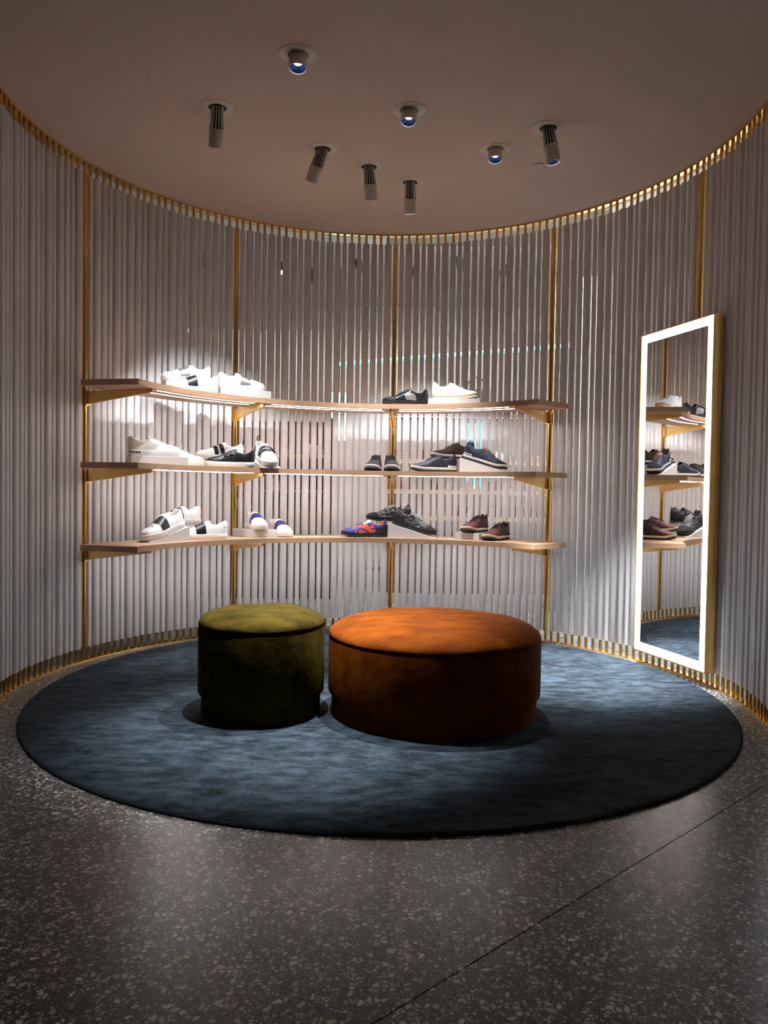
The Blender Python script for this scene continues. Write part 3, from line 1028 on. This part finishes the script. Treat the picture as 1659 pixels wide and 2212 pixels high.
# dark display unit on the left
u = thing('display_unit', 'black shop display unit with brown wooden base behind the screen', 'display unit', (-1.55, 3.1, 0))
W2 = 1.12
MB().box(-W2, W2, 0, 0.5, 0.0, 0.10).build('plinth', M['black'], u, 0)
MB().box(-W2, W2, -0.02, 0.5, 0.10, 0.77).build('cabinet', M['oak_dark'], u, 0)
MB().box(-W2, W2, 0.44, 0.5, 0.77, 1.58).build('back_panel', M['black'], u, 0)
for z in (0.95, 1.256):
    MB().box(-W2, W2, 0.04, 0.44, z - 0.02, z).build('shelf_board', M['oak'], u, 0)
for x in (-W2, W2 - 0.03):
    MB().box(x, x + 0.03, 0.04, 0.44, 0.77, 1.58).build('side_panel', M['black'], u, 0)
HUE = ('white sneaker', 'black running shoe', 'tan running shoe', 'pewter sneaker')
k = 0
for z in (0.77, 0.95, 1.256):
    for j in range(7):
        x = -1.55 - 0.95 + 0.31 * j + (0.06 if z > 1 else 0)
        h = (k * 3 + j) % 4
        o = link('shop_shoe', BG[h], None, (x, 3.1 + 0.24, z + 0.0005), (0, 0, R_(60 + 15 * (j % 3))))
        tag(o, '%s on the %s of the black display unit beyond the screen' % (HUE[h], ('wooden base', 'lower shelf', 'upper shelf')[k]), 'shoe', 'shoes on the black display unit')
    k += 1
# white lit shelving in the middle
u = thing('shelving_unit', 'white shelving unit with oak shelves beyond the middle of the screen', 'shelving', (0.95, 3.55, 0))
W2 = 0.95
MB().box(-W2, W2, 0.42, 0.48, 0.0, 1.65).build('back_panel', M['white_wall'], u, 0)
MB().box(-W2, W2, 0.04, 0.42, 0.0, 0.45).build('base_cabinet', M['oak_dark'], u, 0)
for z in (0.72, 0.97, 1.25, 1.68):
    b = MB().box(-W2, W2, 0.02, 0.42, z - 0.03, z).build('shelf_board', M['oak_dark'] if z > 1.5 else M['oak'], u, 0)
    MB().box(-W2 + 0.05, W2 - 0.05, 0.06, 0.075, z - 0.034, z - 0.03).build('light_strip', M['shop_strip'], b, 0)
for x in (-W2, W2 - 0.03):
    MB().box(x, x + 0.03, 0.02, 0.42, 0.45, 1.65).build('side_panel', M['white_wall'], u, 0)
for q, z in enumerate((0.45, 0.72, 0.97, 1.25)):
    for j in range(6):
        x = 0.95 - 0.78 + 0.31 * j
        h = (q * 5 + j * 3) % 4
        o = link('shop_shoe', BG[h], None, (x, 3.55 + 0.22, z + 0.0005), (0, 0, R_(-70 + 20 * ((j + q) % 3))))
        tag(o, '%s on the %s of the white shelving beyond the screen' % (HUE[h], ('base cabinet', 'lowest shelf', 'second shelf', 'third shelf')[q]), 'shoe', 'shoes on the white shelving')
bag = thing('handbag', 'black handbag on the top shelf of the shop shelving beyond the screen', 'bag', (0.885, 3.75, 1.68))
MB().prism([(-0.125, -0.06), (0.125, -0.06), (0.125, 0.06), (-0.125, 0.06)], 0.0, 0.24).build('body', M['black'], bag, 0)
MB().tube([(0.09 * math.cos(PI * i / 12), 0, 0.24 + 0.12 * math.sin(PI * i / 12)) for i in range(13)], 0.008, 6).build('handle', M['black'], bag)
# cyan lights
o = MB().box(-0.17, 0.08, 0.405, 0.418, 1.0, 1.62).build('glow_panel', M['cyan'], u, 0)
o['label'] = 'bright cyan glowing panel'
t = thing('hanging_screen', 'cyan glowing screen hanging beside the white shelving beyond the screen', 'screen', (-0.45, 4.3, 1.45))
MB().box(-0.11, 0.11, 0, 0.012, 0, 0.5).build('casing', M['black'], t, 0)
MB().box(-0.106, 0.106, -0.003, 0.0, 0.004, 0.496).build('display', M['cyan'], t, 0)
MB().cyl(0.004, 0.5, 1.75, 6).build('hanger', M['black'], t)
t = thing('light_tube', 'thin cyan light tube hanging across the shop beyond the screen', 'light tube', (0.52, 3.05, 2.12), (0, 0, R_(-30)))
MB().tube([(-1.1, 0, 0), (1.1, 0, 0)], 0.018, 8).build('glow_tube', M['cyan'], t)
for x in (-0.8, 0.8):
    MB().cyl(0.004, 0.015, 1.08, 6, Matrix.Translation((x, 0, 0))).build('hanger', M['black'], t)
pl = thing('display_column', 'tall narrow black display column behind the right brass post', 'column', (1.47, 2.75, 0))
MB().box(-0.07, 0.07, -0.07, 0.07, 0.02, 2.0).build('shaft', M['black'], pl, 0)
MB().box(-0.10, 0.10, -0.10, 0.10, 0, 0.02).build('foot', M['black'], pl, 0)
# track spotlights of the shop
for i, x in enumerate((-1.7, -1.02, -0.75, -0.25, 0.25, 0.7, 1.15, 1.7, 2.1)):
    t = thing('shop_spotlight', 'small black ceiling spotlight in the shop beyond the screen', 'spotlight', (x, 3.7 + 0.5 * ((i * 7) % 5) / 4, 3.2), group='black spotlights of the shop')
    MB().cyl(0.006, -0.08, 0.0, 8).build('stem', M['black'], t)
    d = aim((0.25 if i % 2 else -0.35, -0.6 if i in (1,) else 0.5, -1))
    mt = Matrix.Translation((0, 0, -0.10)) @ d
    MB().lathe([(0, 0.06), (0.034, 0.06), (0.036, -0.07), (0.031, -0.07), (0.031, -0.05)], 16, mt).build('housing', M['black'], t)
    MB().lathe([(0.031, -0.055), (0, -0.054)], 16, mt).build('lens', M['lens'], t)
